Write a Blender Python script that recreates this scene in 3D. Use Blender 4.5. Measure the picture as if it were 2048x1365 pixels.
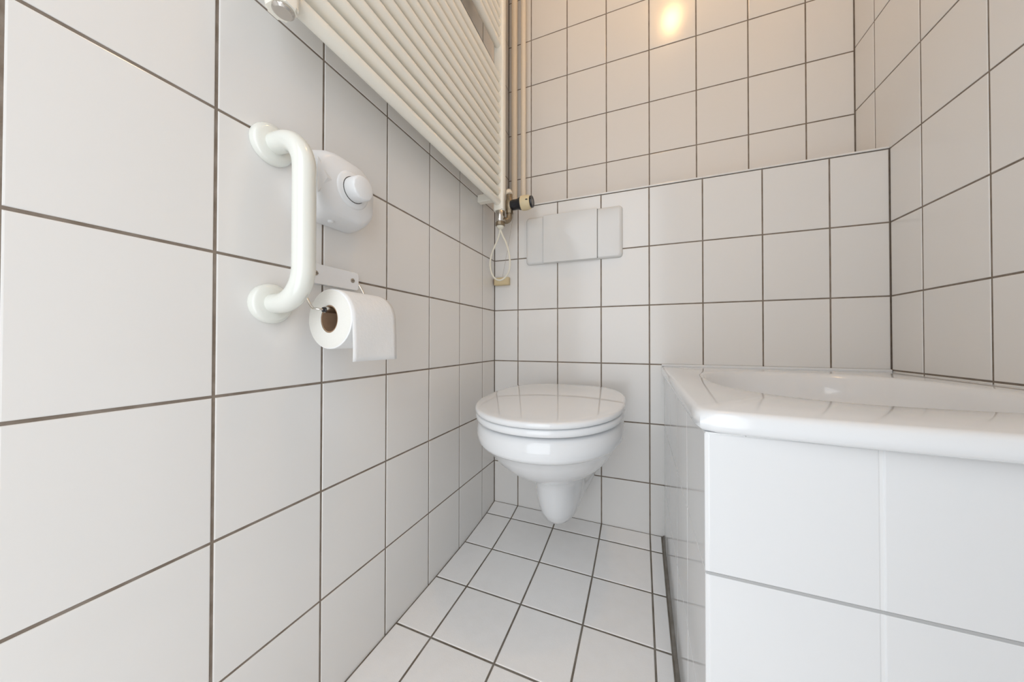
import bpy, bmesh, math, random
from mathutils import Vector, Matrix

random.seed(7)
for o in list(bpy.data.objects):
    bpy.data.objects.remove(o, do_unlink=True)
SC = bpy.context.scene
COL = SC.collection

# ------------------------------------------------------------------ camera
IW, IH = 2048.0, 1365.0
FPX, CX, CY = 633.54, 1039.0, 677.5
CAM = Vector((0.52649, -1.10552, 0.64523))
YAW, PITCH, ROLL = 0.36566, 0.00941, 0.00081
cam_d = bpy.data.cameras.new('camera')
cam = bpy.data.objects.new('camera', cam_d)
COL.objects.link(cam)
cam_d.sensor_fit = 'HORIZONTAL'
cam_d.sensor_width = 36.0
cam_d.lens = FPX / IW * 36.0
cam_d.shift_x = (IW / 2 - CX) / IW
cam_d.shift_y = (CY - IH / 2) / IW
cam_d.clip_start = 0.02
_f = Vector((-math.sin(YAW) * math.cos(PITCH), math.cos(YAW) * math.cos(PITCH), math.sin(PITCH)))
_r0 = Vector((math.cos(YAW), math.sin(YAW), 0))
_u0 = _r0.cross(_f)
_r = _r0 * math.cos(ROLL) + _u0 * math.sin(ROLL)
_u = -_r0 * math.sin(ROLL) + _u0 * math.cos(ROLL)
cam.matrix_world = Matrix(((_r.x, _u.x, -_f.x, CAM.x), (_r.y, _u.y, -_f.y, CAM.y), (_r.z, _u.z, -_f.z, CAM.z), (0, 0, 0, 1)))
SC.camera = cam

# ------------------------------------------------------------------ light
world = bpy.data.worlds.new('world')
SC.world = world
world.use_nodes = True
world.node_tree.nodes['Background'].inputs[0].default_value = (0.86, 0.93, 1.0, 1)
world.node_tree.nodes['Background'].inputs[1].default_value = 0.3

DOOR_Y = -1.27
ld = bpy.data.lights.new('doorway_daylight', 'AREA')
ld.shape = 'RECTANGLE'
ld.size, ld.size_y = 0.58, 1.8
ld.energy = 6.8
ld.color = (0.91, 0.955, 1.0)
lo = bpy.data.objects.new('doorway_daylight', ld)
COL.objects.link(lo)
lo.location = (0.37, DOOR_Y - 0.11, 0.91)
lo.rotation_euler = (math.radians(90), 0, 0)

SC.view_settings.view_transform = 'Standard'
SC.view_settings.look = 'None'
SC.view_settings.gamma = 1.0
SC.view_settings.use_curve_mapping = False
SC.view_settings.exposure = 0.27

# ------------------------------------------------------------------ materials
def mat(name, col, rough=0.4, metal=0.0, coat=0.0, bump=0.0, bscale=60.0, vary=0.0, mottled=0.0, mscale=8.0, mcol=None,
        spec=0.5, sss=0.0, trans=0.0, rvar=0.0):
    m = bpy.data.materials.new(name)
    m.use_nodes = True
    nt = m.node_tree
    b = nt.nodes['Principled BSDF']
    b.inputs['Base Color'].default_value = (*col, 1)
    b.inputs['Roughness'].default_value = rough
    b.inputs['Metallic'].default_value = metal
    b.inputs['Coat Weight'].default_value = coat
    b.inputs['Coat Roughness'].default_value = 0.04
    b.inputs['Specular IOR Level'].default_value = spec
    if sss:
        b.inputs['Subsurface Weight'].default_value = sss
        b.inputs['Subsurface Radius'].default_value = (0.02, 0.02, 0.02)
        b.inputs['Subsurface Scale'].default_value = 0.3
    tc = nt.nodes.new('ShaderNodeTexCoord')
    out = None
    if mottled:
        n = nt.nodes.new('ShaderNodeTexNoise')
        n.inputs['Scale'].default_value = mscale
        n.inputs['Detail'].default_value = 5
        nt.links.new(tc.outputs['Object'], n.inputs['Vector'])
        mp = nt.nodes.new('ShaderNodeMapRange')
        mp.inputs[1].default_value = 0.35
        mp.inputs[2].default_value = 0.7
        mp.inputs[3].default_value = 0.0
        mp.inputs[4].default_value = mottled
        nt.links.new(n.outputs['Fac'], mp.inputs[0])
        mx = nt.nodes.new('ShaderNodeMix')
        mx.data_type = 'RGBA'
        mx.inputs[6].default_value = (*col, 1)
        mc = mcol or tuple(c * 0.6 for c in col)
        mx.inputs[7].default_value = (*mc, 1)
        nt.links.new(mp.outputs[0], mx.inputs[0])
        out = mx.outputs[2]
    if vary:
        oi = nt.nodes.new('ShaderNodeObjectInfo')
        mr = nt.nodes.new('ShaderNodeMapRange')
        mr.inputs[3].default_value = 1 - vary
        mr.inputs[4].default_value = 1 + vary
        nt.links.new(oi.outputs['Random'], mr.inputs[0])
        vm = nt.nodes.new('ShaderNodeVectorMath')
        vm.operation = 'SCALE'
        if out:
            nt.links.new(out, vm.inputs[0])
        else:
            vm.inputs[0].default_value = col
        nt.links.new(mr.outputs[0], vm.inputs['Scale'])
        out = vm.outputs[0]
    if out:
        nt.links.new(out, b.inputs['Base Color'])
    if bump:
        n2 = nt.nodes.new('ShaderNodeTexNoise')
        n2.inputs['Scale'].default_value = bscale
        n2.inputs['Detail'].default_value = 3
        nt.links.new(tc.outputs['Object'], n2.inputs['Vector'])
        bp = nt.nodes.new('ShaderNodeBump')
        bp.inputs['Strength'].default_value = bump
        bp.inputs['Distance'].default_value = 0.002
        nt.links.new(n2.outputs['Fac'], bp.inputs['Height'])
        nt.links.new(bp.outputs[0], b.inputs['Normal'])
    return m

M = {}
M['tile'] = mat('wall_tile_glaze', (0.80, 0.782, 0.757), 0.16, bump=0.05, bscale=14, vary=0.012)
M['ftile'] = mat('floor_tile_glaze', (0.95, 0.94, 0.93), 0.30, bump=0.12, bscale=420, vary=0.015, mottled=0.07, mscale=30, mcol=(0.62, 0.58, 0.52))
M['ctile'] = mat('basin_cabinet_tile_glaze', (0.78, 0.785, 0.79), 0.12, vary=0.008)
M['grout'] = mat('dark_grout', (0.19, 0.148, 0.112), 0.9, mottled=0.8, mscale=38, mcol=(0.30, 0.255, 0.215), bump=0.3, bscale=300)
M['fgrout'] = mat('floor_grout', (0.15, 0.122, 0.092), 0.9, mottled=0.8, mscale=24, mcol=(0.27, 0.25, 0.22), bump=0.4, bscale=300)
M['wgrout'] = mat('white_grout', (0.80, 0.80, 0.80), 0.8)
M['midgrout'] = mat('light_grey_grout', (0.45, 0.45, 0.45), 0.8)
M['seal'] = mat('grey_sealant', (0.17, 0.15, 0.125), 0.6, mottled=0.8, mscale=30, mcol=(0.30, 0.28, 0.25))
M['ceramic'] = mat('white_ceramic', (0.80, 0.81, 0.82), 0.11, coat=0.35)
M['seat'] = mat('white_seat_plastic', (0.82, 0.83, 0.84), 0.05, coat=0.3)
M['plastic'] = mat('white_plastic', (0.82, 0.825, 0.83), 0.28)
M['plate'] = mat('flush_plate_plastic', (0.73, 0.725, 0.71), 0.16, coat=0.1)
M['cream'] = mat('cream_enamel', (0.93, 0.895, 0.80), 0.28, coat=0.15)
M['pipe'] = mat('cream_pipe_paint', (0.84, 0.75, 0.62), 0.4)
M['bar'] = mat('ivory_nylon', (0.80, 0.805, 0.745), 0.16, coat=0.3)
M['valve_cream'] = mat('aged_cream_plastic', (0.72, 0.60, 0.38), 0.45)
M['yellowed'] = mat('yellowed_plastic', (0.68, 0.55, 0.33), 0.5)
M['black'] = mat('black_plastic', (0.012, 0.012, 0.016), 0.25)
M['greydisc'] = mat('grey_plastic', (0.14, 0.14, 0.14), 0.4)
M['chrome'] = mat('brushed_chrome', (0.62, 0.59, 0.55), 0.22, metal=1.0)
M['steel'] = mat('polished_steel_wire', (0.72, 0.69, 0.64), 0.15, metal=1.0)
M['brass'] = mat('dull_nickel_brass', (0.33, 0.27, 0.19), 0.38, metal=0.85, mottled=0.6, mscale=90, mcol=(0.16, 0.12, 0.08))
M['holder'] = mat('satin_metal_plate', (0.93, 0.94, 0.96), 0.18, metal=0.6)
M['paper'] = mat('toilet_paper', (0.86, 0.855, 0.845), 0.95, bump=0.25, bscale=220)
M['paperend'] = mat('toilet_paper_edge', (0.82, 0.80, 0.745), 0.95, bump=0.3, bscale=500)
M['card_and_shadow'] = mat('cardboard_and_shadow_brown', (0.36, 0.235, 0.15), 0.85, mottled=0.4, mscale=120, mcol=(0.27, 0.17, 0.10))  # roll core; also colours the painted shadow beside the corner box
M['cord'] = mat('ivory_cord', (0.78, 0.74, 0.63), 0.5)
M['wire'] = mat('grey_wire', (0.42, 0.38, 0.33), 0.5)
M['dark'] = mat('dark_gap', (0.05, 0.045, 0.04), 0.8)
M['screw'] = mat('screw_metal', (0.42, 0.37, 0.31), 0.35, metal=1.0)
M['paint'] = mat('wall_paint', (0.90, 0.895, 0.89), 0.6)
M['woodpaint'] = mat('white_gloss_paint', (0.78, 0.78, 0.77), 0.35)
bulb = bpy.data.materials.new('warm_bulb_glow')
bulb.use_nodes = True
_b = bulb.node_tree.nodes['Principled BSDF']
_b.inputs['Base Color'].default_value = (1, 0.9, 0.75, 1)
_b.inputs['Emission Color'].default_value = (1.0, 0.59, 0.24, 1)
_b.inputs['Emission Strength'].default_value = 66.0
M['bulb'] = bulb

# ------------------------------------------------------------------ helpers
def obj(name, bm, m, parent=None, smooth=False, loc=None, angle=None):
    me = bpy.data.meshes.new(name)
    bmesh.ops.recalc_face_normals(bm, faces=bm.faces[:])
    bm.to_mesh(me)
    bm.free()
    me.materials.append(M[m] if isinstance(m, str) else m)
    if smooth:
        for p in me.polygons:
            p.use_smooth = True
        if angle:
            me.set_sharp_from_angle(angle=math.radians(angle))
    o = bpy.data.objects.new(name, me)
    COL.objects.link(o)
    if parent:
        o.parent = parent
        o.matrix_parent_inverse = parent_inv(parent)
    if loc:
        o.location = loc
    return o

def parent_inv(p):
    return Matrix.Translation(-Vector(p.location))

def thing(name, label, cat, loc, group=None):
    o = bpy.data.objects.new(name, None)
    COL.objects.link(o)
    o.empty_display_size = 0.05
    o.location = loc
    return tag(o, label, cat, group)

def tag(o, label, cat, group=None):
    o['label'] = label
    o['category'] = cat
    if group:
        o['group'] = group
    return o

def structure(o, label=None):
    o['kind'] = 'structure'
    if label:
        o['label'] = label
    return o

def add_box(bm, a, b, bevel=0.0, seg=2):
    r = bmesh.ops.create_cube(bm, size=1.0)
    vs = r['verts']
    a, b = Vector(a), Vector(b)
    c, s = (a + b) / 2, b - a
    for v in vs:
        v.co = Vector((v.co.x * s.x, v.co.y * s.y, v.co.z * s.z)) + c
    if bevel:
        es = list({e for v in vs for e in v.link_edges})
        bmesh.ops.bevel(bm, geom=es, offset=bevel, segments=seg, profile=0.5, affect='EDGES')
    return bm

def box(a, b, bevel=0.0, seg=2):
    return add_box(bmesh.new(), a, b, bevel, seg)

def frame_of(d):
    d = d.normalized()
    up = Vector((0, 0, 1)) if abs(d.z) < 0.95 else Vector((1, 0, 0))
    s = d.cross(up).normalized()
    return s, s.cross(d).normalized()

def add_tube(bm, pts, r, n=14, caps=True, closed=False):
    """Swept tube with parallel-transported frame; r is a number or a list."""
    pts = [Vector(p) for p in pts]
    k = len(pts)
    rs = r if isinstance(r, (list, tuple)) else [r] * k
    rings = []
    prev_s = None
    for i, p in enumerate(pts):
        if closed:
            d = pts[(i + 1) % k] - pts[i - 1]
        elif i == 0:
            d = pts[1] - pts[0]
        elif i == k - 1:
            d = pts[-1] - pts[-2]
        else:
            d = (pts[i + 1] - p).normalized() + (p - pts[i - 1]).normalized()
        d.normalize()
        if prev_s is None:
            s, t = frame_of(d)
        else:
            s = (prev_s - d * prev_s.dot(d)).normalized()
            t = s.cross(d).normalized()
        prev_s = s
        rings.append([bm.verts.new(p + (s * math.cos(2 * math.pi * j / n) + t * math.sin(2 * math.pi * j / n)) * rs[i]) for j in range(n)])
    m = k if closed else k - 1
    for i in range(m):
        a, b = rings[i], rings[(i + 1) % k]
        for j in range(n):
            bm.faces.new((a[j], a[(j + 1) % n], b[(j + 1) % n], b[j]))
    if caps and not closed:
        bm.faces.new(rings[0][::-1])
        bm.faces.new(rings[-1])
    return bm

def tube(pts, r, n=14, caps=True, closed=False):
    return add_tube(bmesh.new(), pts, r, n, caps, closed)

def add_lathe(bm, prof, origin, axis, n=24):
    """prof: (distance along axis, radius)."""
    o, ax = Vector(origin), Vector(axis).normalized()
    s, t = frame_of(ax)
    rings = []
    for d, r in prof:
        if r < 1e-6:
            rings.append([bm.verts.new(o + ax * d)])
        else:
            rings.append([bm.verts.new(o + ax * d + (s * math.cos(2 * math.pi * j / n) + t * math.sin(2 * math.pi * j / n)) * r) for j in range(n)])
    for a, b in zip(rings, rings[1:]):
        for j in range(n):
            j2 = (j + 1) % n
            if len(a) == 1 and len(b) == 1:
                continue
            if len(a) == 1:
                bm.faces.new((a[0], b[j2], b[j]))
            elif len(b) == 1:
                bm.faces.new((a[j], a[j2], b[0]))
            else:
                bm.faces.new((a[j], a[j2], b[j2], b[j]))
    return bm

def lathe(prof, origin, axis, n=24):
    return add_lathe(bmesh.new(), prof, origin, axis, n)

def loft(rings, cap0=True, cap1=True):
    bm = bmesh.new()
    R = [[bm.verts.new(p) for p in ring] for ring in rings]
    n = len(R[0])
    for a, b in zip(R, R[1:]):
        for j in range(n):
            bm.faces.new((a[j], a[(j + 1) % n], b[(j + 1) % n], b[j]))
    if cap0:
        bm.faces.new(R[0][::-1])
    if cap1:
        bm.faces.new(R[-1])
    return bm

def round_rect(w, h, r, n=6):
    """closed outline centred on the origin, counter-clockwise (u, v)."""
    out = []
    for cx, cy, a0 in ((w / 2 - r, h / 2 - r, 0), (-w / 2 + r, h / 2 - r, 90), (-w / 2 + r, -h / 2 + r, 180), (w / 2 - r, -h / 2 + r, 270)):
        for i in range(n + 1):
            a = math.radians(a0 + 90 * i / n)
            out.append((cx + r * math.cos(a), cy + r * math.sin(a)))
    return out

def smooth_path(pts, n=8):
    """Catmull-Rom through the points."""
    P = [Vector(p) for p in pts]
    P = [P[0] * 2 - P[1]] + P + [P[-1] * 2 - P[-2]]
    out = []
    for i in range(1, len(P) - 2):
        p0, p1, p2, p3 = P[i - 1:i + 3]
        for k in range(n):
            t = k / n
            out.append(0.5 * ((2 * p1) + (p2 - p0) * t + (2 * p0 - 5 * p1 + 4 * p2 - p3) * t * t + (3 * p1 - p0 - 3 * p2 + p3) * t ** 3))
    out.append(P[-2])
    return out

# ------------------------------------------------------------------ room measures (metres)
T, TH = 0.152, 0.1917           # wall tile pitch
Z1 = 0.1885                     # first bed joint
AL = 0.09858                    # first upright joint on the left wall, from the corner
BB = 0.09673                    # first upright joint on the back wall
UY, UX, UZ = 0.1385, 0.1014, 1.3310   # upper, recessed part of the back wall
FR, TF = 0.0666, 0.15215        # floor rows
LEDGE = Z1 + 5 * TH             # 1.147
XR = 1.13                       # right wall
YF = DOOR_Y                     # wall with the doorway, behind the camera
ZC = 2.45
CABX, CABY = 0.595, -0.687      # basin cabinet: side and front faces
J = 0.0037                      # joint width
REC = 0.0011                    # joint depth

def floor_h(x, y):
    return 0.03594 * math.exp(min(y, 0) / 0.14107) - 0.014 * min(max(x, 0), 0.6)

# ------------------------------------------------------------------ tiles
_tilecache = {}
def tile_mesh(w, h, m, depth=0.004, bev=0.0011, name='tile'):
    key = (round(w, 4), round(h, 4), m, depth)
    if key in _tilecache:
        return _tilecache[key]
    me = bpy.data.meshes.new(name)
    V = []
    for inset, z in ((0, -depth), (0, -bev * 0.8), (bev * 0.35, -bev * 0.25), (bev * 1.2, 0)):
        V += [(-w / 2 + inset, -h / 2 + inset, z), (w / 2 - inset, -h / 2 + inset, z), (w / 2 - inset, h / 2 - inset, z), (-w / 2 + inset, h / 2 - inset, z)]
    F = [(3, 2, 1, 0)]
    for k in range(3):
        for j in range(4):
            F.append((k * 4 + j, k * 4 + (j + 1) % 4, k * 4 + 4 + (j + 1) % 4, k * 4 + 4 + j))
    F.append((12, 13, 14, 15))
    me.from_pydata(V, [], F)
    me.materials.append(M[m])
    _tilecache[key] = me
    return me

def put_tile(name, parent, m, origin, U, Vd, u0, u1, v0, v1, joint=J, proud=0.0):
    """tile on plane origin + u U + v Vd between joint centre lines"""
    w, h = u1 - u0 - joint, v1 - v0 - joint
    if w < 0.004 or h < 0.004:
        return
    U, Vd = Vector(U), Vector(Vd)
    N = U.cross(Vd)
    o = bpy.data.objects.new(name, tile_mesh(w, h, m, name=name))
    COL.objects.link(o)
    c = Vector(origin) + U * (u0 + u1) / 2 + Vd * (v0 + v1) / 2 + N * (proud + random.uniform(-1, 1) * 0.00012)
    mw = Matrix(((U.x, Vd.x, N.x, c.x), (U.y, Vd.y, N.y, c.y), (U.z, Vd.z, N.z, c.z), (0, 0, 0, 1)))
    tilt = Matrix.Rotation(random.uniform(-1, 1) * 0.0016, 4, 'X') @ Matrix.Rotation(random.uniform(-1, 1) * 0.0016, 4, 'Y')
    o.parent = parent
    o.matrix_parent_inverse = parent_inv(parent)
    o.matrix_basis = mw @ tilt
    return o

def cuts(lo, hi, first, pitch):
    """joint lines between lo and hi"""
    k = math.ceil((lo - first) / pitch + 1e-6)
    out = [lo]
    x = first + k * pitch
    while x < hi - 1e-6:
        if x - out[-1] > 0.006:
            out.append(x)
        x += pitch
    out.append(hi)
    return out

# ------------------------------------------------------------------ setting
# left wall (plane x = 0)
wl = structure(obj('wall_left', box((-0.12, YF, -0.03), (-REC, UY, ZC)), 'grout'))
zs = cuts(-0.02, ZC, Z1, TH)
for z0, z1 in zip(zs, zs[1:]):
    top = z0 > LEDGE - 0.01
    ys = cuts(YF, UY if top else 0.0, -AL, T)
    for y0, y1 in zip(ys, ys[1:]):
        put_tile('wall_tile', wl, 'tile', (0, 0, 0), (0, 1, 0), (0, 0, 1), y0, y1, z0, z1)

# back wall, lower boxed-out part (plane y = 0), up to the ledge
wb = structure(obj('wall_back', box((0.0, REC, -0.03), (XR, UY, LEDGE - 0.0005)), 'grout'))
zs = cuts(-0.02, LEDGE, Z1, TH)
xs = cuts(0.0, XR, BB, T)
for z0, z1 in zip(zs, zs[1:]):
    for x0, x1 in zip(xs, xs[1:]):
        put_tile('wall_tile', wb, 'tile', (0, 0, 0), (1, 0, 0), (0, 0, 1), x0, x1, z0, z1)
for x0, x1 in zip(xs, xs[1:]):      # tiles lying on the ledge, front edges showing
    o = obj('ledge_tile', box((x0 + 0.0001, -0.0010, LEDGE + 0.0012), (x1 - 0.0001, UY - 0.001, LEDGE + 0.0060), 0.0010, 2), 'tile', wb)

# back wall, upper part behind the ledge (plane y = UY)
wu = structure(obj('wall_back_upper', box((-0.12, UY + REC, -0.03), (XR + 0.12, UY + 0.12, ZC)), 'grout'))
zs = cuts(LEDGE + 0.0060, ZC, UZ, TH)
xs = cuts(0.0, XR, UX, T)
for z0, z1 in zip(zs, zs[1:]):
    for x0, x1 in zip(xs, xs[1:]):
        put_tile('wall_tile', wu, 'tile', (0, UY, 0), (1, 0, 0), (0, 0, 1), x0, x1, z0, z1)

# right wall (plane x = XR)
wr = structure(obj('wall_right', box((XR + REC, YF, -0.03), (XR + 0.12, UY, ZC)), 'grout'))
zs = cuts(-0.02, ZC, Z1, TH)
for z0, z1 in zip(zs, zs[1:]):
    top = z0 > LEDGE - 0.01
    ys = cuts(YF, UY if top else 0.0, -AL, T)
    for y0, y1 in zip(ys, ys[1:]):
        put_tile('wall_tile', wr, 'tile', (XR, 0, 0), (0, -1, 0), (0, 0, 1), -y1, -y0, z0, z1)

# wall behind the camera with the open doorway the daylight comes through
DX0, DX1, DZ = 0.06, 0.74, 2.04
bm = bmesh.new()
add_box(bm, (-0.12, YF - 0.1, -0.03), (DX0, YF, ZC))
add_box(bm, (DX1, YF - 0.1, -0.03), (XR + 0.12, YF, ZC))
add_box(bm, (DX0, YF - 0.1, DZ), (DX1, YF, ZC))
structure(obj('wall_front', bm, 'paint'))
bm = bmesh.new()
add_box(bm, (DX0 - 0.045, YF, 0.0), (DX0 + 0.012, YF + 0.015, DZ + 0.05), 0.002)
add_box(bm, (DX1 - 0.012, YF, 0.0), (DX1 + 0.04, YF + 0.015, DZ + 0.05), 0.002)
add_box(bm, (DX0 + 0.0125, YF, DZ - 0.012), (DX1 - 0.0125, YF + 0.015, DZ + 0.05), 0.002)
structure(obj('trim_1', bm, 'woodpaint'))
structure(obj('ceiling', box((-0.12, YF - 0.1, ZC), (XR + 0.12, UY + 0.12, ZC + 0.08)), 'paint'))

# floor: sloping bed and one tile per grid cell
FX = cuts(0.0, XR, BB, T)
FX = [x for x in FX]
ROWS = [0.0] + [-(FR + k * TF) for k in range(0, 12) if -(FR + k * TF) > YF] + [YF]
fx_all = [-0.1] + FX + [XR + 0.1]
fy_all = [0.1] + ROWS + [YF - 0.1]
bm = bmesh.new()
grid = [[bm.verts.new((x, y, floor_h(x, y) - REC * 1.1)) for x in fx_all] for y in fy_all]
low = [[bm.verts.new((x, y, -0.06)) for x in fx_all] for y in fy_all]
ny, nx = len(fy_all), len(fx_all)
for a in range(ny - 1):
    for b in range(nx - 1):
        bm.faces.new((grid[a][b], grid[a][b + 1], grid[a + 1][b + 1], grid[a + 1][b]))
        bm.faces.new((low[a][b], low[a + 1][b], low[a + 1][b + 1], low[a][b + 1]))
for a in range(ny - 1):
    bm.faces.new((grid[a][0], grid[a + 1][0], low[a + 1][0], low[a][0]))
    bm.faces.new((grid[a][-1], low[a][-1], low[a + 1][-1], grid[a + 1][-1]))
for b in range(nx - 1):
    bm.faces.new((grid[0][b], low[0][b], low[0][b + 1], grid[0][b + 1]))
    bm.faces.new((grid[-1][b], grid[-1][b + 1], low[-1][b + 1], low[-1][b]))
floor = structure(obj('floor', bm, 'fgrout'))

def floor_tile(x0, x1, y0, y1):
    def ring(ins, dz):
        return [Vector((x, y, floor_h(x, y) + dz)) for x, y in ((x0 + ins, y0 + ins), (x1 - ins, y0 + ins), (x1 - ins, y1 - ins), (x0 + ins, y1 - ins))]
    bm = loft([ring(0, -0.004), ring(0, -0.0011), ring(0.0007, -0.0004), ring(0.0017, 0)])
    obj('floor_tile', bm, 'ftile', floor)
FJ = 0.0042
for y1, y0 in zip(ROWS, ROWS[1:]):
    xs = list(FX)
    if y0 > CABY - 0.1 and y0 > CABY:      # rows that stop at the cabinet
        xs = [x for x in FX if x < CABX - 0.01] + [CABX - 0.0035]
    for x0, x1 in zip(xs, xs[1:]):
        a = FJ / 2 if x0 > 0 else 0.0030
        b = FJ / 2
        c = FJ / 2 if y1 < 0 else 0.0024
        if y0 < CABY < y1 and x0 > CABX - 0.03:
            floor_tile(x0 + a, x1 - b, y0 + FJ / 2, CABY - 0.004)
        elif y0 < CABY < y1 and x1 > CABX:
            floor_tile(x0 + a, CABX - 0.006, y0 + FJ / 2, y1 - c)
        else:
            floor_tile(x0 + a, x1 - b - (0.004 if abs(x1 - CABX) < 0.01 else 0), y0 + FJ / 2, y1 - c)

# ------------------------------------------------------------------ toilet
TX = 0.3015
def egg(w, yf, yb, ym, z, wb=None, n=72, pf=2.0, tilt=0.0, rb=0.05):
    """closed outline: rounded front at yf, greatest half-width w at ym, back half-width wb at yb with corner radius rb"""
    wb = w if wb is None else wb
    pts = []
    nf = n // 2
    for i in range(nf + 1):          # front half from (+w, ym) round the nose to (-w, ym)
        a = math.pi * i / nf
        c, s = math.cos(a), math.sin(a)
        x = w * math.copysign(abs(c) ** (2 / pf), c)
        y = ym - (ym - yf) * abs(s) ** (2 / pf)
        pts.append((x, y))
    # left side: easing from (-w, ym) to the rounded back corner
    side = []
    ns = 10
    yc = yb - rb
    for i in range(1, ns + 1):
        t = i / ns
        e = t * t * (3 - 2 * t) * 0.35 + t * t * 0.65
        side.append((-(w + (wb - w) * e), ym + (yc - ym) * t))
    nb = 7
    for i in range(1, nb + 1):
        a = math.pi / 2 * i / nb
        side.append((-(wb - rb) - rb * math.cos(a), yc + rb * math.sin(a)))
    pts += side
    pts += [(-x, y) for x, y in reversed(side)]
    return [Vector((TX + x, y, z + tilt * (y - yb))) for x, y in pts]

toilet = thing('toilet', 'white wall-hung toilet with closed lid below the flush plate', 'toilet', (TX, -0.25, 0.09))
# bowl: upper rim band, step, rounded lower bowl, trap foot (bottom to top)
S = [  # z at the wall, w, yf, ym, wb, pf, tilt
    (0.4655, 0.1530, -0.4530, -0.265, 0.1215, 2.10, 0.040),
    (0.4655, 0.1730, -0.4830, -0.275, 0.1395, 2.13, 0.040),
    (0.4620, 0.1805, -0.4930, -0.280, 0.1475, 2.13, 0.040),
    (0.4530, 0.1835, -0.4975, -0.280, 0.1505, 2.13, 0.038),
    (0.4350, 0.1865, -0.4985, -0.278, 0.1520, 2.13, 0.030),
    (0.4140, 0.1835, -0.4970, -0.275, 0.1500, 2.13, 0.020),
    (0.4020, 0.1775, -0.4940, -0.270, 0.1460, 2.13, 0.010),
    (0.3945, 0.1750, -0.4890, -0.265, 0.1440, 2.13, 0.000),
    (0.3910, 0.1705, -0.4820, -0.260, 0.1410, 2.13, 0.000),
    (0.3860, 0.1675, -0.4750, -0.257, 0.1390, 2.13, 0.000),
    (0.3700, 0.1610, -0.4620, -0.250, 0.1350, 2.10, 0.000),
    (0.3480, 0.1495, -0.4410, -0.240, 0.1290, 2.10, 0.000),
    (0.3280, 0.1355, -0.4160, -0.230, 0.1230, 2.05, 0.000),
    (0.3100, 0.1185, -0.3880, -0.220, 0.1170, 2.00, 0.000),
    (0.2950, 0.1000, -0.3560, -0.210, 0.1130, 2.00, 0.000),
    (0.2840, 0.0850, -0.3290, -0.200, 0.1100, 2.00, 0.000),
    (0.2780, 0.0780, -0.3140, -0.195, 0.1080, 2.00, 0.000),
    (0.2720, 0.0715, -0.3080, -0.190, 0.1043, 2.00, 0.000),
    (0.2550, 0.0690, -0.3000, -0.185, 0.0993, 2.10, 0.000),
    (0.2250, 0.0655, -0.2910, -0.175, 0.0892, 2.20, 0.000),
    (0.1950, 0.0615, -0.2810, -0.170, 0.0772, 2.20, 0.000),
    (0.1700, 0.0570, -0.2700, -0.165, 0.0653, 2.20, 0.000),
    (0.1500, 0.0490, -0.2560, -0.160, 0.0520, 2.10, 0.000),
    (0.1350, 0.0410, -0.2390, -0.155, 0.0420, 2.00, 0.000),
    (0.1260, 0.0300, -0.2200, -0.150, 0.0300, 2.00, 0.000),
    (0.1220, 0.0160, -0.1970, -0.145, 0.0160, 2.00, 0.000),
]
rings = [egg(w, yf, -0.0012, ym, z, wb, pf=pf, tilt=tl, rb=min(0.03, wb * 0.7)) for z, w, yf, ym, wb, pf, tl in S]
obj('bowl', loft(rings), 'ceramic', toilet, True, angle=50)

def seat_outline(w, yf, yb, ym, z, tilt, pf=2.13, pb=2.9, n=96):
    """seat-shaped outline: elliptical front, squarer back"""
    pts = []
    for i in range(n):
        a = 2 * math.pi * i / n
        c, sn = math.cos(a), math.sin(a)
        p, end = (pf, yf) if sn >= 0 else (pb, yb)
        x = w * math.copysign(abs(c) ** (2 / p), c)
        y = ym + (end - ym) * abs(sn) ** (2 / p)
        pts.append(Vector((TX + x, y, z + tilt * (y + 0.055))))
    return pts

def slab(w, yf, yb, ym, z0, th, tilt, crown, edge):
    """rounded-edge plate with a crowned top"""
    def rg(ins, z):
        return seat_outline(w - ins, yf + ins, yb - ins, ym, z, tilt)
    R = [rg(0.030, z0), rg(edge, z0), rg(edge * 0.3, z0 + edge * 0.3), rg(0, z0 + edge), rg(0, z0 + th - edge), rg(edge * 0.1, z0 + th - edge * 0.55), rg(edge * 0.4, z0 + th - edge * 0.2), rg(edge, z0 + th)]
    for k in range(1, 12):
        f = k / 12
        g = 1 - f
        R.append(seat_outline((w - edge) * g, ym + (yf + edge - ym) * g, ym + (yb - edge - ym) * g, ym, z0 + th + crown * (1 - g * g), tilt))
    return loft(R)
# seat ring and lid, tilting slightly forward
TILT = 0.040
obj('seat', slab(0.1880, -0.500, -0.062, -0.281, 0.4675, 0.0172, TILT, 0.0, 0.0065), 'seat', toilet, True, angle=60)
lid = obj('lid', slab(0.1890, -0.504, -0.055, -0.281, 0.4882, 0.0150, 0.0455, 0.006, 0.0060), 'seat', toilet, True, angle=60)
for sx in (-0.075, 0.075):
    obj('hinge', box((TX + sx - 0.014, -0.070, 0.4640), (TX + sx + 0.014, -0.035, 0.4850), 0.004, 3), 'seat', toilet, True, angle=40)

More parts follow.
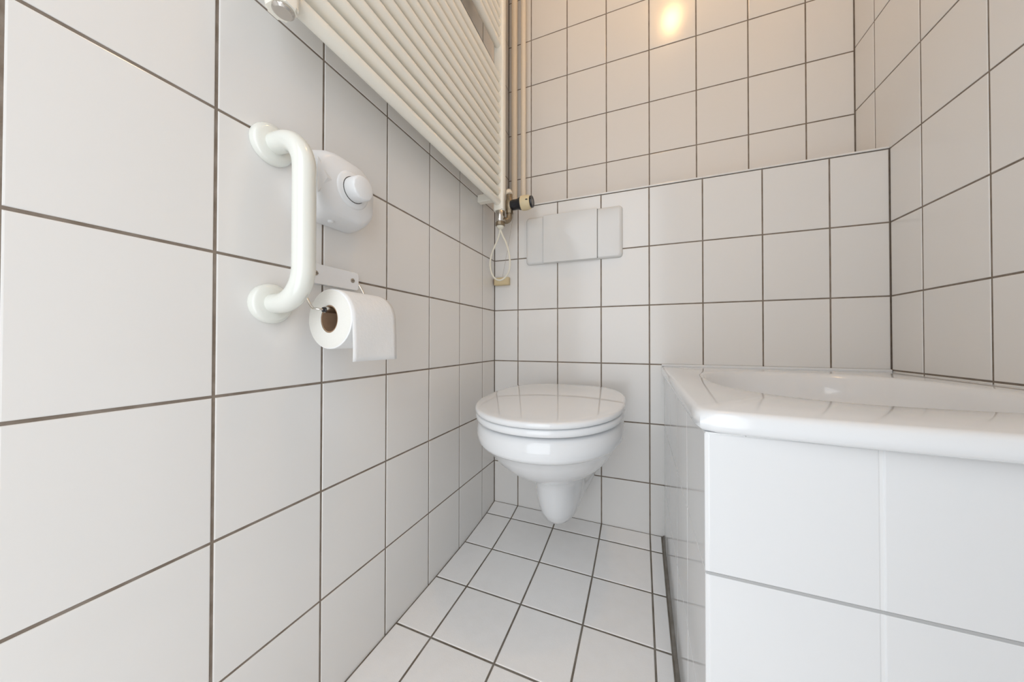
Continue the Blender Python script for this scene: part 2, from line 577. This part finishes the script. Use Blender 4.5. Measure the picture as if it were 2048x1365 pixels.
# ------------------------------------------------------------------ flush plate
fp = thing('flush_plate', 'wide white flush plate with large centre button on back wall', 'flush plate', (0.3025, 0, 0.925))
px0, px1, pz0, pz1 = 0.133, 0.471, 0.926, 1.098
def plate_piece(name, x0, x1, z0, z1, y_back, y_front, r, mtl, bev):
    out = round_rect(x1 - x0, z1 - z0, r)
    cx, cz = (x0 + x1) / 2, (z0 + z1) / 2
    def rg(sx, y):
        fx, fz = 1 - 2 * sx / (x1 - x0), 1 - 2 * sx / (z1 - z0)
        return [Vector((cx + u * fx, y, cz + v * fz)) for u, v in out]
    R = [rg(0, y_back), rg(0, y_front + bev)]
    for k in range(1, 5):
        a = math.pi / 2 * k / 4
        R.append(rg(bev * (1 - math.cos(a)), y_front + bev * (1 - math.sin(a))))
    return obj(name, loft(R), mtl, fp, True, angle=40)
plate_piece('frame', px0, px1, pz0, pz1, -0.0002, -0.0135, 0.012, 'plate', 0.0095)
plate_piece('button', 0.1995, 0.3900, pz0 + 0.001, pz1 - 0.001, -0.0105, -0.0185, 0.0025, 'plate', 0.0022)
for gx in (0.1990, 0.39075):
    obj('gap', box((gx - 0.0006, -0.0139, pz0 + 0.003), (gx + 0.0006, -0.0108, pz1 - 0.003)), 'dark', fp)

# ------------------------------------------------------------------ radiator on the left wall
RX, RR, RP = 0.066, 0.0124, 0.0356        # tube axis, radius, pitch
RY0, RY1 = -0.834, -0.089
RZ0 = 1.1285
CW = 0.038
rad = thing('towel_radiator', 'cream horizontal-tube radiator hanging on the left wall', 'radiator', (0.05, (RY0 + RY1) / 2, 1.10))
RT = 2.16
for yc in (RY0 + 0.014, RY1 - 0.0125):
    out = round_rect(CW, 0.027, 0.007, 5)
    R = [[Vector((0.067 + u, yc + v, z)) for u, v in out] for z in (1.100, RT)]
    bm = loft(R)
    bmesh.ops.bevel(bm, geom=[e for e in bm.edges if len({round(v.co.z, 3) for v in e.verts}) == 1], offset=0.003, segments=2, affect='EDGES')
    obj('collector', bm, 'cream', rad, True, angle=35)
tubes = [RZ0 + k * RP for k in range(13)]
tubes += [RZ0 + (15.4 + k) * RP for k in range(12)]
tb = None
for k, z in enumerate(tubes):
    if tb is None:
        bm = tube([(RX, RY0 + 0.026, z), (RX, RY1 - 0.023, z)], RR, 20)
        tb = obj('tube', bm, 'cream', rad, True, angle=60)
        z_first = z
    else:
        c = tb.copy()
        COL.objects.link(c)
        c.parent = rad
        c.matrix_parent_inverse = parent_inv(rad)
        c.location = (0, 0, z - z_first)
for z, ys_ in ((1.139, (-0.128,)), (1.53, (-0.70,)), (2.02, (-0.135, -0.70))):
    for y in ys_:
        obj('wall_bracket', box((0.0004, y - 0.012, z - 0.013), (0.056, y + 0.012, z + 0.013), 0.002), 'cream', rad)
obj('end_plug', lathe([(0, 0.0), (0, 0.0130), (0.003, 0.0130), (0.005, 0.0105), (0.005, 0.0)], (0.070, RY0 + 0.014, 1.0998), (0, 0, -1), 20), 'chrome', rad, True, angle=30)

# valve set below the radiator's far end, with the thermostat knob
CXX, CYY = 0.070, RY1 - 0.0125
vs = thing('thermostatic_valve', 'thermostatic valve with black and cream knob under the radiator corner', 'valve', (CXX, CYY, 1.05))
obj('fitting', lathe([(0, 0), (0, 0.0145), (0.002, 0.0160), (0.036, 0.0160), (0.038, 0.0145), (0.038, 0)], (CXX, CYY, 1.0998), (0, 0, -1), 24), 'chrome', vs, True, angle=40)
obj('nut', lathe([(0, 0), (0, 0.0150), (0.0015, 0.0168), (0.0125, 0.0168), (0.014, 0.0150), (0.014, 0)], (CXX, CYY, 1.0612), (0, 0, -1), 12), 'brass', vs)
obj('end_cap', lathe([(0, 0), (0, 0.0132), (0.004, 0.0125), (0.009, 0.0085), (0.011, 0.004), (0.0115, 0)], (CXX, CYY, 1.0470), (0, 0, -1), 20), 'cord', vs, True, angle=50)
VX, VY = 0.0975, -0.084
obj('elbow', tube(smooth_path([(CXX + 0.012, CYY + 0.002, 1.070), (0.088, -0.094, 1.066), (VX - 0.001, VY - 0.003, 1.074), (VX, VY, 1.092), (VX, VY, 1.110)], 6), [0.0105] * 24 + [0.0105], 16), 'brass', vs, True, angle=60)
obj('collar', lathe([(0, 0), (0, 0.0130), (0.011, 0.0130), (0.011, 0)], (VX, VY, 1.093), (0, 0, 1), 8), 'brass', vs)
obj('valve_body', lathe([(0, 0), (0, 0.0105), (0.006, 0.0140), (0.034, 0.0140), (0.040, 0.0112), (0.056, 0.0112), (0.056, 0)], (VX, VY, 1.104), (0, 0, 1), 18), 'brass', vs, True, angle=40)
AX = Vector((1.0, 0.0, 0.02)).normalized()
HO = Vector((VX + 0.006, VY - 0.001, 1.1215))
obj('knob_collar', lathe([(0, 0), (0, 0.0150), (0.004, 0.0172), (0.012, 0.0178), (0.026, 0.0178), (0.033, 0.0205), (0.040, 0.0212), (0.040, 0)], HO, AX, 28), 'black', vs, True, angle=40)
kn = obj('knob', lathe([(0.039, 0), (0.039, 0.0215), (0.041, 0.0245), (0.052, 0.0252), (0.062, 0.0246), (0.070, 0.0222), (0.073, 0.0200), (0.073, 0)], HO, AX, 32), 'valve_cream', vs, True, angle=40)
obj('end_ring', lathe([(0.073, 0), (0.073, 0.0192), (0.0775, 0.0200), (0.0800, 0.0188), (0.0800, 0.0125), (0.0785, 0.0120), (0.0785, 0)], HO, AX, 28), 'black', vs, True, angle=40)
obj('end_disc', lathe([(0.0780, 0), (0.0780, 0.0118), (0.0792, 0.0112), (0.0792, 0)], HO, AX, 24), 'greydisc', vs)
obj('pointer_mark', box(HO + AX * 0.062 + Vector((0, -0.0258, -0.0012)), HO + AX * 0.069 + Vector((0, -0.0225, 0.0012))), 'black', vs)
# painted tee from the valve to the riser pipe
obj('supply_branch', tube(smooth_path([(VX, VY, 1.160), (VX - 0.008, VY + 0.012, 1.176), (0.074, -0.02, 1.182), (0.055, 0.05, 1.184), (0.045, 0.085, 1.186)], 6), 0.0115, 14), 'pipe', vs, True, angle=60)

# risers in the corner behind the ledge
p1 = thing('heating_pipe', 'thicker painted riser pipe closest to the left wall corner', 'pipe', (0.041, 0.102, LEDGE + 0.0060), 'riser pipes in the corner')
obj('pipe', tube([(0.041, 0.102, LEDGE + 0.0062), (0.041, 0.102, ZC - 0.001)], 0.0122, 20), 'pipe', p1, True, angle=60)
obj('pipe_collar', lathe([(0, 0.0124), (0, 0.0165), (0.028, 0.0165), (0.030, 0.0124)], (0.041, 0.102, LEDGE + 0.012), (0, 0, 1), 18), 'pipe', p1, True, angle=40)
obj('clip_screw', tube([(0.041, 0.088, 1.232), (0.041, 0.076, 1.232)], 0.004, 10), 'screw', p1)
p2 = thing('heating_pipe', 'thinner painted riser pipe rising behind the black and cream knob', 'pipe', (0.080, 0.102, LEDGE + 0.0060), 'riser pipes in the corner')
obj('pipe', tube([(0.080, 0.102, LEDGE + 0.0062), (0.080, 0.102, ZC - 0.001)], 0.0103, 20), 'pipe', p2, True, angle=60)
obj('pipe_collar', lathe([(0, 0.0105), (0, 0.0140), (0.016, 0.0140), (0.018, 0.0105)], (0.080, 0.102, LEDGE + 0.0062), (0, 0, 1), 18), 'pipe', p2, True, angle=40)

# ------------------------------------------------------------------ cord loop, thin wire, corner box
LY = CYY
pts = [(0.0700, LY, 1.0365), (0.0640, LY, 1.012), (0.0520, LY, 0.985), (0.0380, LY, 0.955), (0.0310, LY, 0.925), (0.0330, LY, 0.898), (0.0420, LY, 0.876), (0.0560, LY, 0.862),
       (0.0720, LY, 0.859), (0.0880, LY, 0.867), (0.1010, LY, 0.884), (0.1065, LY, 0.908), (0.1050, LY, 0.935), (0.0990, LY, 0.965), (0.0890, LY, 0.993), (0.0780, LY, 1.015), (0.0705, LY, 1.0350)]
tag(obj('pull_cord', tube(smooth_path(pts, 6), 0.0031, 10), 'cord', None, True, angle=60), 'ivory cord hanging in a teardrop loop below the radiator valve', 'cord')
tag(obj('thin_wire', tube(smooth_path([(0.1095, -0.074, 1.098), (0.088, -0.055, 1.03), (0.062, -0.032, 0.955), (0.040, -0.015, 0.8895)], 6), 0.0006, 6), 'wire', None, True),
    'thin grey wire running down from the valve to the yellowed corner box', 'wire')
cb = thing('junction_box', 'small yellowed plastic box in the tiled wall corner', 'box', (0.035, 0, 0.857))
obj('body', box((0.006, -0.0185, 0.8580), (0.0660, -0.0003, 0.8870), 0.0025, 3), 'yellowed', cb, True, angle=40)
obj('cover', box((0.009, -0.0205, 0.8610), (0.0630, -0.0180, 0.8840), 0.001, 2), 'yellowed', cb)
obj('side_shadow', box((0.0015, -0.0130, 0.8620), (0.0062, -0.0005, 0.8830), 0.001, 2), 'card_and_shadow', cb)  # brown sliver painting in the shadow at the box's left side

# ------------------------------------------------------------------ grab bar on the left wall
gb = thing('grab_bar', 'ivory plastic grab handle standing off the left wall', 'grab bar', (0, -0.79, 0.68))
GY, GZ0, GZ1, GO, GR = -0.792, 0.702, 0.944, 0.074, 0.0150
BR = 0.050
path = [(0.004, GY, GZ1)]
for k in range(0, 13):
    a = math.pi / 2 * k / 12
    path.append((GO - BR + BR * math.sin(a), GY, GZ1 - BR + BR * math.cos(a)))
for k in range(0, 13):
    a = math.pi / 2 * k / 12
    path.append((GO - BR + BR * math.cos(a), GY, GZ0 + BR - BR * math.sin(a)))
path.append((0.004, GY, GZ0))
obj('bar', tube(path, GR, 28), 'bar', gb, True, angle=60)
for z in (GZ0, GZ1):
    obj('flange', lathe([(0.0003, 0), (0.0003, 0.0300), (0.006, 0.0300), (0.010, 0.0275), (0.012, 0.0220), (0.012, 0)], (0, GY, z), (1, 0, 0), 32), 'bar', gb, True, angle=40)

# ------------------------------------------------------------------ soap dispenser
sd = thing('soap_dispenser', 'white wall-mounted soap dispenser with round push button', 'soap dispenser', (0, -0.68, 0.86))
SY0, SY1, SZ0, SZ1, SDX = -0.758, -0.634, 0.852, 0.968, 0.051
cy, cz = (SY0 + SY1) / 2, (SZ0 + SZ1) / 2
def sd_ring(x, w, h, r, dy=0.0, dz=0.0):
    return [Vector((x, cy + dy + u, cz + dz + v)) for u, v in round_rect(w, h, r, 8)]
W_, H_ = SY1 - SY0, SZ1 - SZ0
R = [sd_ring(0.0004, W_, H_, 0.030), sd_ring(0.020, W_ * 0.985, H_ * 0.985, 0.032), sd_ring(0.036, W_ * 0.96, H_ * 0.955, 0.036), sd_ring(0.045, W_ * 0.92, H_ * 0.91, 0.038), sd_ring(SDX, W_ * 0.84, H_ * 0.82, 0.040)]
obj('body', loft(R), 'plastic', sd, True, angle=55)
BY, BZ = -0.689, 0.9125
obj('button_collar', lathe([(0, 0), (0, 0.0330), (0.004, 0.0325), (0.007, 0.0290), (0.007, 0.0)], (SDX - 0.004, BY, BZ), (1, 0, 0), 40), 'plastic', sd, True, angle=50)
obj('button_gap', lathe([(0, 0), (0, 0.0226), (0.0006, 0.0226), (0.0006, 0)], (SDX + 0.0029, BY, BZ), (1, 0, 0), 36), 'dark', sd)
obj('push_button', lathe([(0, 0), (0, 0.0215), (0.019, 0.0213), (0.022, 0.0200), (0.023, 0.0180), (0.0225, 0)], (SDX + 0.003, BY, BZ), (1, 0, 0), 40), 'plastic', sd, True, angle=40)
# raised arrow-shaped facet
bm = bmesh.new()
a0 = [Vector((SDX - 0.003, -0.753, 0.940)), Vector((SDX - 0.003, -0.753, 0.882)), Vector((SDX - 0.003, -0.717, 0.914))]
apx = Vector((SDX + 0.0025, -0.740, 0.911))
vv = [bm.verts.new(p) for p in a0 + [apx]]
for f in ((0, 1, 2), (0, 1, 3), (1, 2, 3), (2, 0, 3)):
    bm.faces.new([vv[i] for i in f])
obj('raised_facet', bm, 'plastic', sd)
obj('screw', lathe([(0, 0), (0, 0.0055), (0.003, 0.0050), (0.004, 0.0035), (0.004, 0)], (0.026, -0.712, SZ0 + 0.002), (0, 0, -1), 16), 'plastic', sd, True, angle=40)

# ------------------------------------------------------------------ toilet paper holder and roll
RXc, RZc, RRo, RL0, RL1, RCo = 0.062, 0.681, 0.0480, -0.742, -0.648, 0.0215
hd = thing('toilet_paper_holder', 'flat metal paper holder plate with bent wire arms on left wall', 'paper holder', (0, -0.69, 0.74))
HY0, HY1, HZ0, HZ1 = -0.757, -0.6380, 0.7445, 0.7785
out = round_rect(HY1 - HY0, HZ1 - HZ0, 0.006, 5)
R = [[Vector((x, (HY0 + HY1) / 2 + u * k, (HZ0 + HZ1) / 2 + v * k)) for u, v in out] for x, k in ((0.0003, 1), (0.0082, 1), (0.0095, 0.985))]
obj('plate', loft(R), 'holder', hd, True, angle=30)
for y in (-0.7265, -0.6525):
    s = obj('screw', lathe([(0, 0), (0, 0.0042), (0.0008, 0.0042), (0.0014, 0.0034), (0.0014, 0)], (0.0095, y, 0.762), (1, 0, 0), 18), 'screw', hd, True, angle=30)
    obj('slot', box((0.0108, y - 0.0036, 0.7616), (0.0112, y + 0.0036, 0.7624)), 'dark', s)
ROD_Z = RZc + RCo - 0.0075
for y, q in ((HY0 + 0.004, -1), (HY1 - 0.002, 1)):
    ye = RL0 - 0.003 if q < 0 else RL1 + 0.003
    yo = y + q * 0.004
    obj('wire_arm', tube(smooth_path([(0.0045, y, 0.757), (0.010, yo, 0.753), (0.026, yo + q * 0.002, 0.726), (0.046, yo + q * 0.003, 0.700), (RXc - 0.006, yo + q * 0.002, ROD_Z + 0.001), (RXc, (yo + ye) / 2, ROD_Z), (RXc, ye, ROD_Z)], 6), 0.0019, 10), 'steel', hd, True, angle=60)
obj('rod', tube([(RXc, RL0 - 0.008, ROD_Z), (RXc, RL1 + 0.008, ROD_Z)], 0.0050, 14), 'chrome', hd, True, angle=50)
obj('rod_end', lathe([(0, 0), (0, 0.0034), (0.0015, 0.0042), (0.0035, 0.0036), (0.0035, 0)], (RXc, RL0 - 0.0115, ROD_Z), (0, 1, 0), 14), 'black', hd, True, angle=40)

rl = thing('toilet_roll', 'roll of white toilet paper with a hanging end on the wall holder', 'toilet paper', (RXc, (RL0 + RL1) / 2, RZc - RRo))
bm = bmesh.new()
add_lathe(bm, [(0, RCo + 0.0008), (0, RRo - 0.0015), (0.0012, RRo), (RL1 - RL0 - 0.0012, RRo), (RL1 - RL0, RRo - 0.0015), (RL1 - RL0, RCo + 0.0008)], (RXc, RL0, RZc), (0, 1, 0), 56)
for v in bm.verts:
    if math.hypot(v.co.x - RXc, v.co.z - RZc) < RCo + 0.003:
        v.co.x = RXc + (v.co.x - RXc) * 0.84      # core slightly squeezed
pr = obj('paper', bm, 'paper', rl, True, angle=40)
pr.data.materials.append(M['paperend'])
for p in pr.data.polygons:
    if abs(p.normal.y) > 0.9:
        p.material_index = 1
core = obj('cardboard_core', lathe([(0, RCo - 0.0012), (0, RCo + 0.0007), (RL1 - RL0, RCo + 0.0007), (RL1 - RL0, RCo - 0.0012), (0, RCo - 0.0012)], (RXc, RL0 + 0.0004, RZc), (0, 1, 0), 40), 'card_and_shadow', rl, True, angle=40)
for v in core.data.vertices:
    v.co.x = RXc + (v.co.x - RXc) * 0.84
# hanging sheet: wraps the room-side of the roll, then falls
prof = []
for k in range(0, 15):
    a = math.radians(88 - 88 * k / 14)
    prof.append((RXc + (RRo + 0.0005) * math.cos(a), RZc + (RRo + 0.0005) * math.sin(a)))
for k in range(1, 9):
    prof.append((RXc + RRo + 0.0005 + 0.0015 * math.sin(k / 8 * 2.2), RZc - 0.0675 * k / 8))
bm = bmesh.new()
NW = 12
g0 = []
for i, (x, z) in enumerate(prof):
    row = []
    for j in range(NW + 1):
        f = j / NW
        y = RL0 + 0.0005 + (RL1 - RL0 - 0.001) * f
        dz = 0.004 * (f - 0.5) * max(0, (i - 14)) / 8
        dx = 0.0007 * math.sin(f * 6 + i * 0.4) * max(0, (i - 14)) / 8
        row.append(bm.verts.new((x + dx, y, z - dz * 0)))
    g0.append(row)
for a, b in zip(g0, g0[1:]):
    for j in range(NW):
        bm.faces.new((a[j], a[j + 1], b[j + 1], b[j]))
sheet = obj('hanging_sheet', bm, 'paper', rl, True)
so = sheet.modifiers.new('thickness', 'SOLIDIFY')
so.thickness = 0.0003
so.offset = 1

# ------------------------------------------------------------------ basin cabinet and washbasin
cab = thing('basin_cabinet', 'white tiled basin cabinet with white joints right of the toilet', 'cabinet', (CABX, CABY, 0.0))
CT = 0.541
obj('side_panel', box((CABX + 0.0009, CABY + 0.0009, -0.005), (CABX + 0.04, -0.0005, CT)), 'wgrout', cab)
obj('front_panel', box((CABX + 0.0405, CABY + 0.0009, -0.005), (XR - 0.0005, CABY + 0.04, CT)), 'wgrout', cab)
zs = cuts(-0.004, CT, Z1, TH)
for z0, z1 in zip(zs, zs[1:]):
    ys = [CABY] + [CABY + T * k for k in range(1, 5)] + [0.0]
    for y0, y1 in zip(ys, ys[1:]):
        put_tile('tile', cab, 'ctile', (CABX, 0, 0), (0, -1, 0), (0, 0, 1), -y1, -y0, z0, z1, joint=0.0024)
    xs = cuts(CABX, XR, CABX + T, T)
    for x0, x1 in zip(xs, xs[1:]):
        put_tile('tile', cab, 'ctile', (0, CABY, 0), (1, 0, 0), (0, 0, 1), x0 + (0.002 if x0 == CABX else 0), x1, z0, z1, joint=0.0030)
obj('front_joint', box((CABX + 0.001, CABY + 0.0002, 0.3787), (XR - 0.001, CABY + 0.0010, 0.3817)), 'midgrout', cab)
# sealant strip along the floor
bm = loft([[Vector((CABX - 0.0065, y, floor_h(CABX, y) - 0.002)), Vector((CABX - 0.0065, y, floor_h(CABX, y) + 0.0008)), Vector((CABX - 0.0002, y, floor_h(CABX, y) + 0.0045)), Vector((CABX - 0.0002, y, floor_h(CABX, y) - 0.002))]
           for y in [-0.001 - k * 0.0405 for k in range(18)]])
obj('sealant_strip', bm, 'seal', cab)

BCX, BCY, BRX, BRY = 0.862, -0.338, 0.204, 0.238
TOPZ = 0.5672
def basin_outer(a, ins=0.0):
    """rounded rectangle met by the ray at angle a from the basin centre; front edge bows out"""
    x0, x1, y0, y1 = 0.5865 + ins, XR - 0.0006 - ins * 0.0, -0.690 + ins, -0.0006
    c, s = math.cos(a), math.sin(a)
    best = 1e9
    for lim, comp, base in ((x1, c, BCX), (x0, c, BCX), (y1, s, BCY), (y0, s, BCY)):
        if abs(comp) > 1e-6:
            t = (lim - base) / comp
            if t > 0:
                best = min(best, t)
    x, y = BCX + c * best, BCY + s * best
    bow = 0.022 * (1 - ((x - BCX) / 0.277) ** 2) * max(0.0, (-(y - BCY) / 0.36)) ** 6
    return Vector((x, y - bow, 0))
NA = 180
def basin_ring(k):
    out = []
    for i in range(NA):
        a = 2 * math.pi * i / NA
        c, s = math.cos(a), math.sin(a)
        n = 2.5
        r = (abs(c / BRX) ** n + abs(s / BRY) ** n) ** (-1 / n)
        out.append(Vector((BCX + c * r * k, BCY + s * r * k, 0)))
    return out
def outer_ring(ins):
    # keep true corners by snapping the nearest angles to the corners
    pts = [basin_outer(2 * math.pi * i / NA, ins) for i in range(NA)]
    x0, y0 = 0.5865 + ins, -0.690 + ins
    rc = 0.012
    for cxn, cyn in ((x0, y0),):
        for p in pts:
            if p.x < cxn + rc and p.y < cyn + rc:
                v = p - Vector((cxn + rc, cyn + rc, 0))
                if v.length > rc:
                    v = v.normalized() * rc
                    p.x, p.y = cxn + rc + v.x, cyn + rc + v.y
    return pts
def at_z(ring, z):
    return [Vector((p.x, p.y, z)) for p in ring]
R = [at_z(outer_ring(0.012), 0.5415), at_z(outer_ring(0.004), 0.5420), at_z(outer_ring(0.0008), 0.5455), at_z(outer_ring(0.0), 0.552), at_z(outer_ring(0.0006), 0.5610), at_z(outer_ring(0.0028), 0.5655), at_z(outer_ring(0.0068), TOPZ),
     at_z(basin_ring(1.05), TOPZ), at_z(basin_ring(1.02), TOPZ - 0.001), at_z(basin_ring(1.0), TOPZ - 0.004), at_z(basin_ring(0.975), TOPZ - 0.012), at_z(basin_ring(0.93), TOPZ - 0.040),
     at_z(basin_ring(0.85), TOPZ - 0.080), at_z(basin_ring(0.70), TOPZ - 0.112), at_z(basin_ring(0.45), TOPZ - 0.128), at_z(basin_ring(0.14), TOPZ - 0.134),
     # underside
     at_z(basin_ring(0.14), TOPZ - 0.142), at_z(basin_ring(0.50), TOPZ - 0.136), at_z(basin_ring(0.80), TOPZ - 0.110), at_z(basin_ring(0.97), TOPZ - 0.045), at_z(basin_ring(1.02), 0.5415)]
bm = loft(R, cap0=False, cap1=False)
wbas = thing('washbasin', 'white ceramic built-in washbasin on top of the tiled cabinet', 'washbasin', (BCX, BCY, 0.5415))
obj('basin', bm, 'ceramic', wbas, True, angle=55)
obj('sealant_strip', box((0.588, -0.0062, TOPZ - 0.0006), (XR - 0.001, -0.0003, TOPZ + 0.0068), 0.002, 2), 'wgrout', wbas)
obj('drain', lathe([(0, 0), (0, 0.0260), (0.003, 0.0275), (0.005, 0.0255), (0.004, 0.0180), (0.004, 0)], (BCX, BCY, TOPZ - 0.1385), (0, 0, 1), 28), 'chrome', wbas, True, angle=40)

# ------------------------------------------------------------------ ceiling lamp (its mirror image shows on the upper back wall)
LX, LYY, LZ = 0.684, -0.50, 2.385
lp = thing('ceiling_lamp', 'warm globe lamp on the ceiling, mirrored in the upper wall tiles', 'lamp', (LX, LYY, ZC))
obj('lamp_base', lathe([(0.0002, 0), (0.0002, 0.055), (0.014, 0.055), (0.020, 0.045), (0.020, 0)], (LX, LYY, ZC), (0, 0, -1), 32), 'woodpaint', lp, True, angle=40)
obj('globe', lathe([(0.020 + 0.0, 0.012)] + [(0.058 - 0.040 * math.cos(math.radians(a)), 0.040 * math.sin(math.radians(a))) for a in range(20, 180, 10)] + [(0.098, 0)], (LX, LYY, ZC), (0, 0, -1), 32), 'bulb', lp, True)
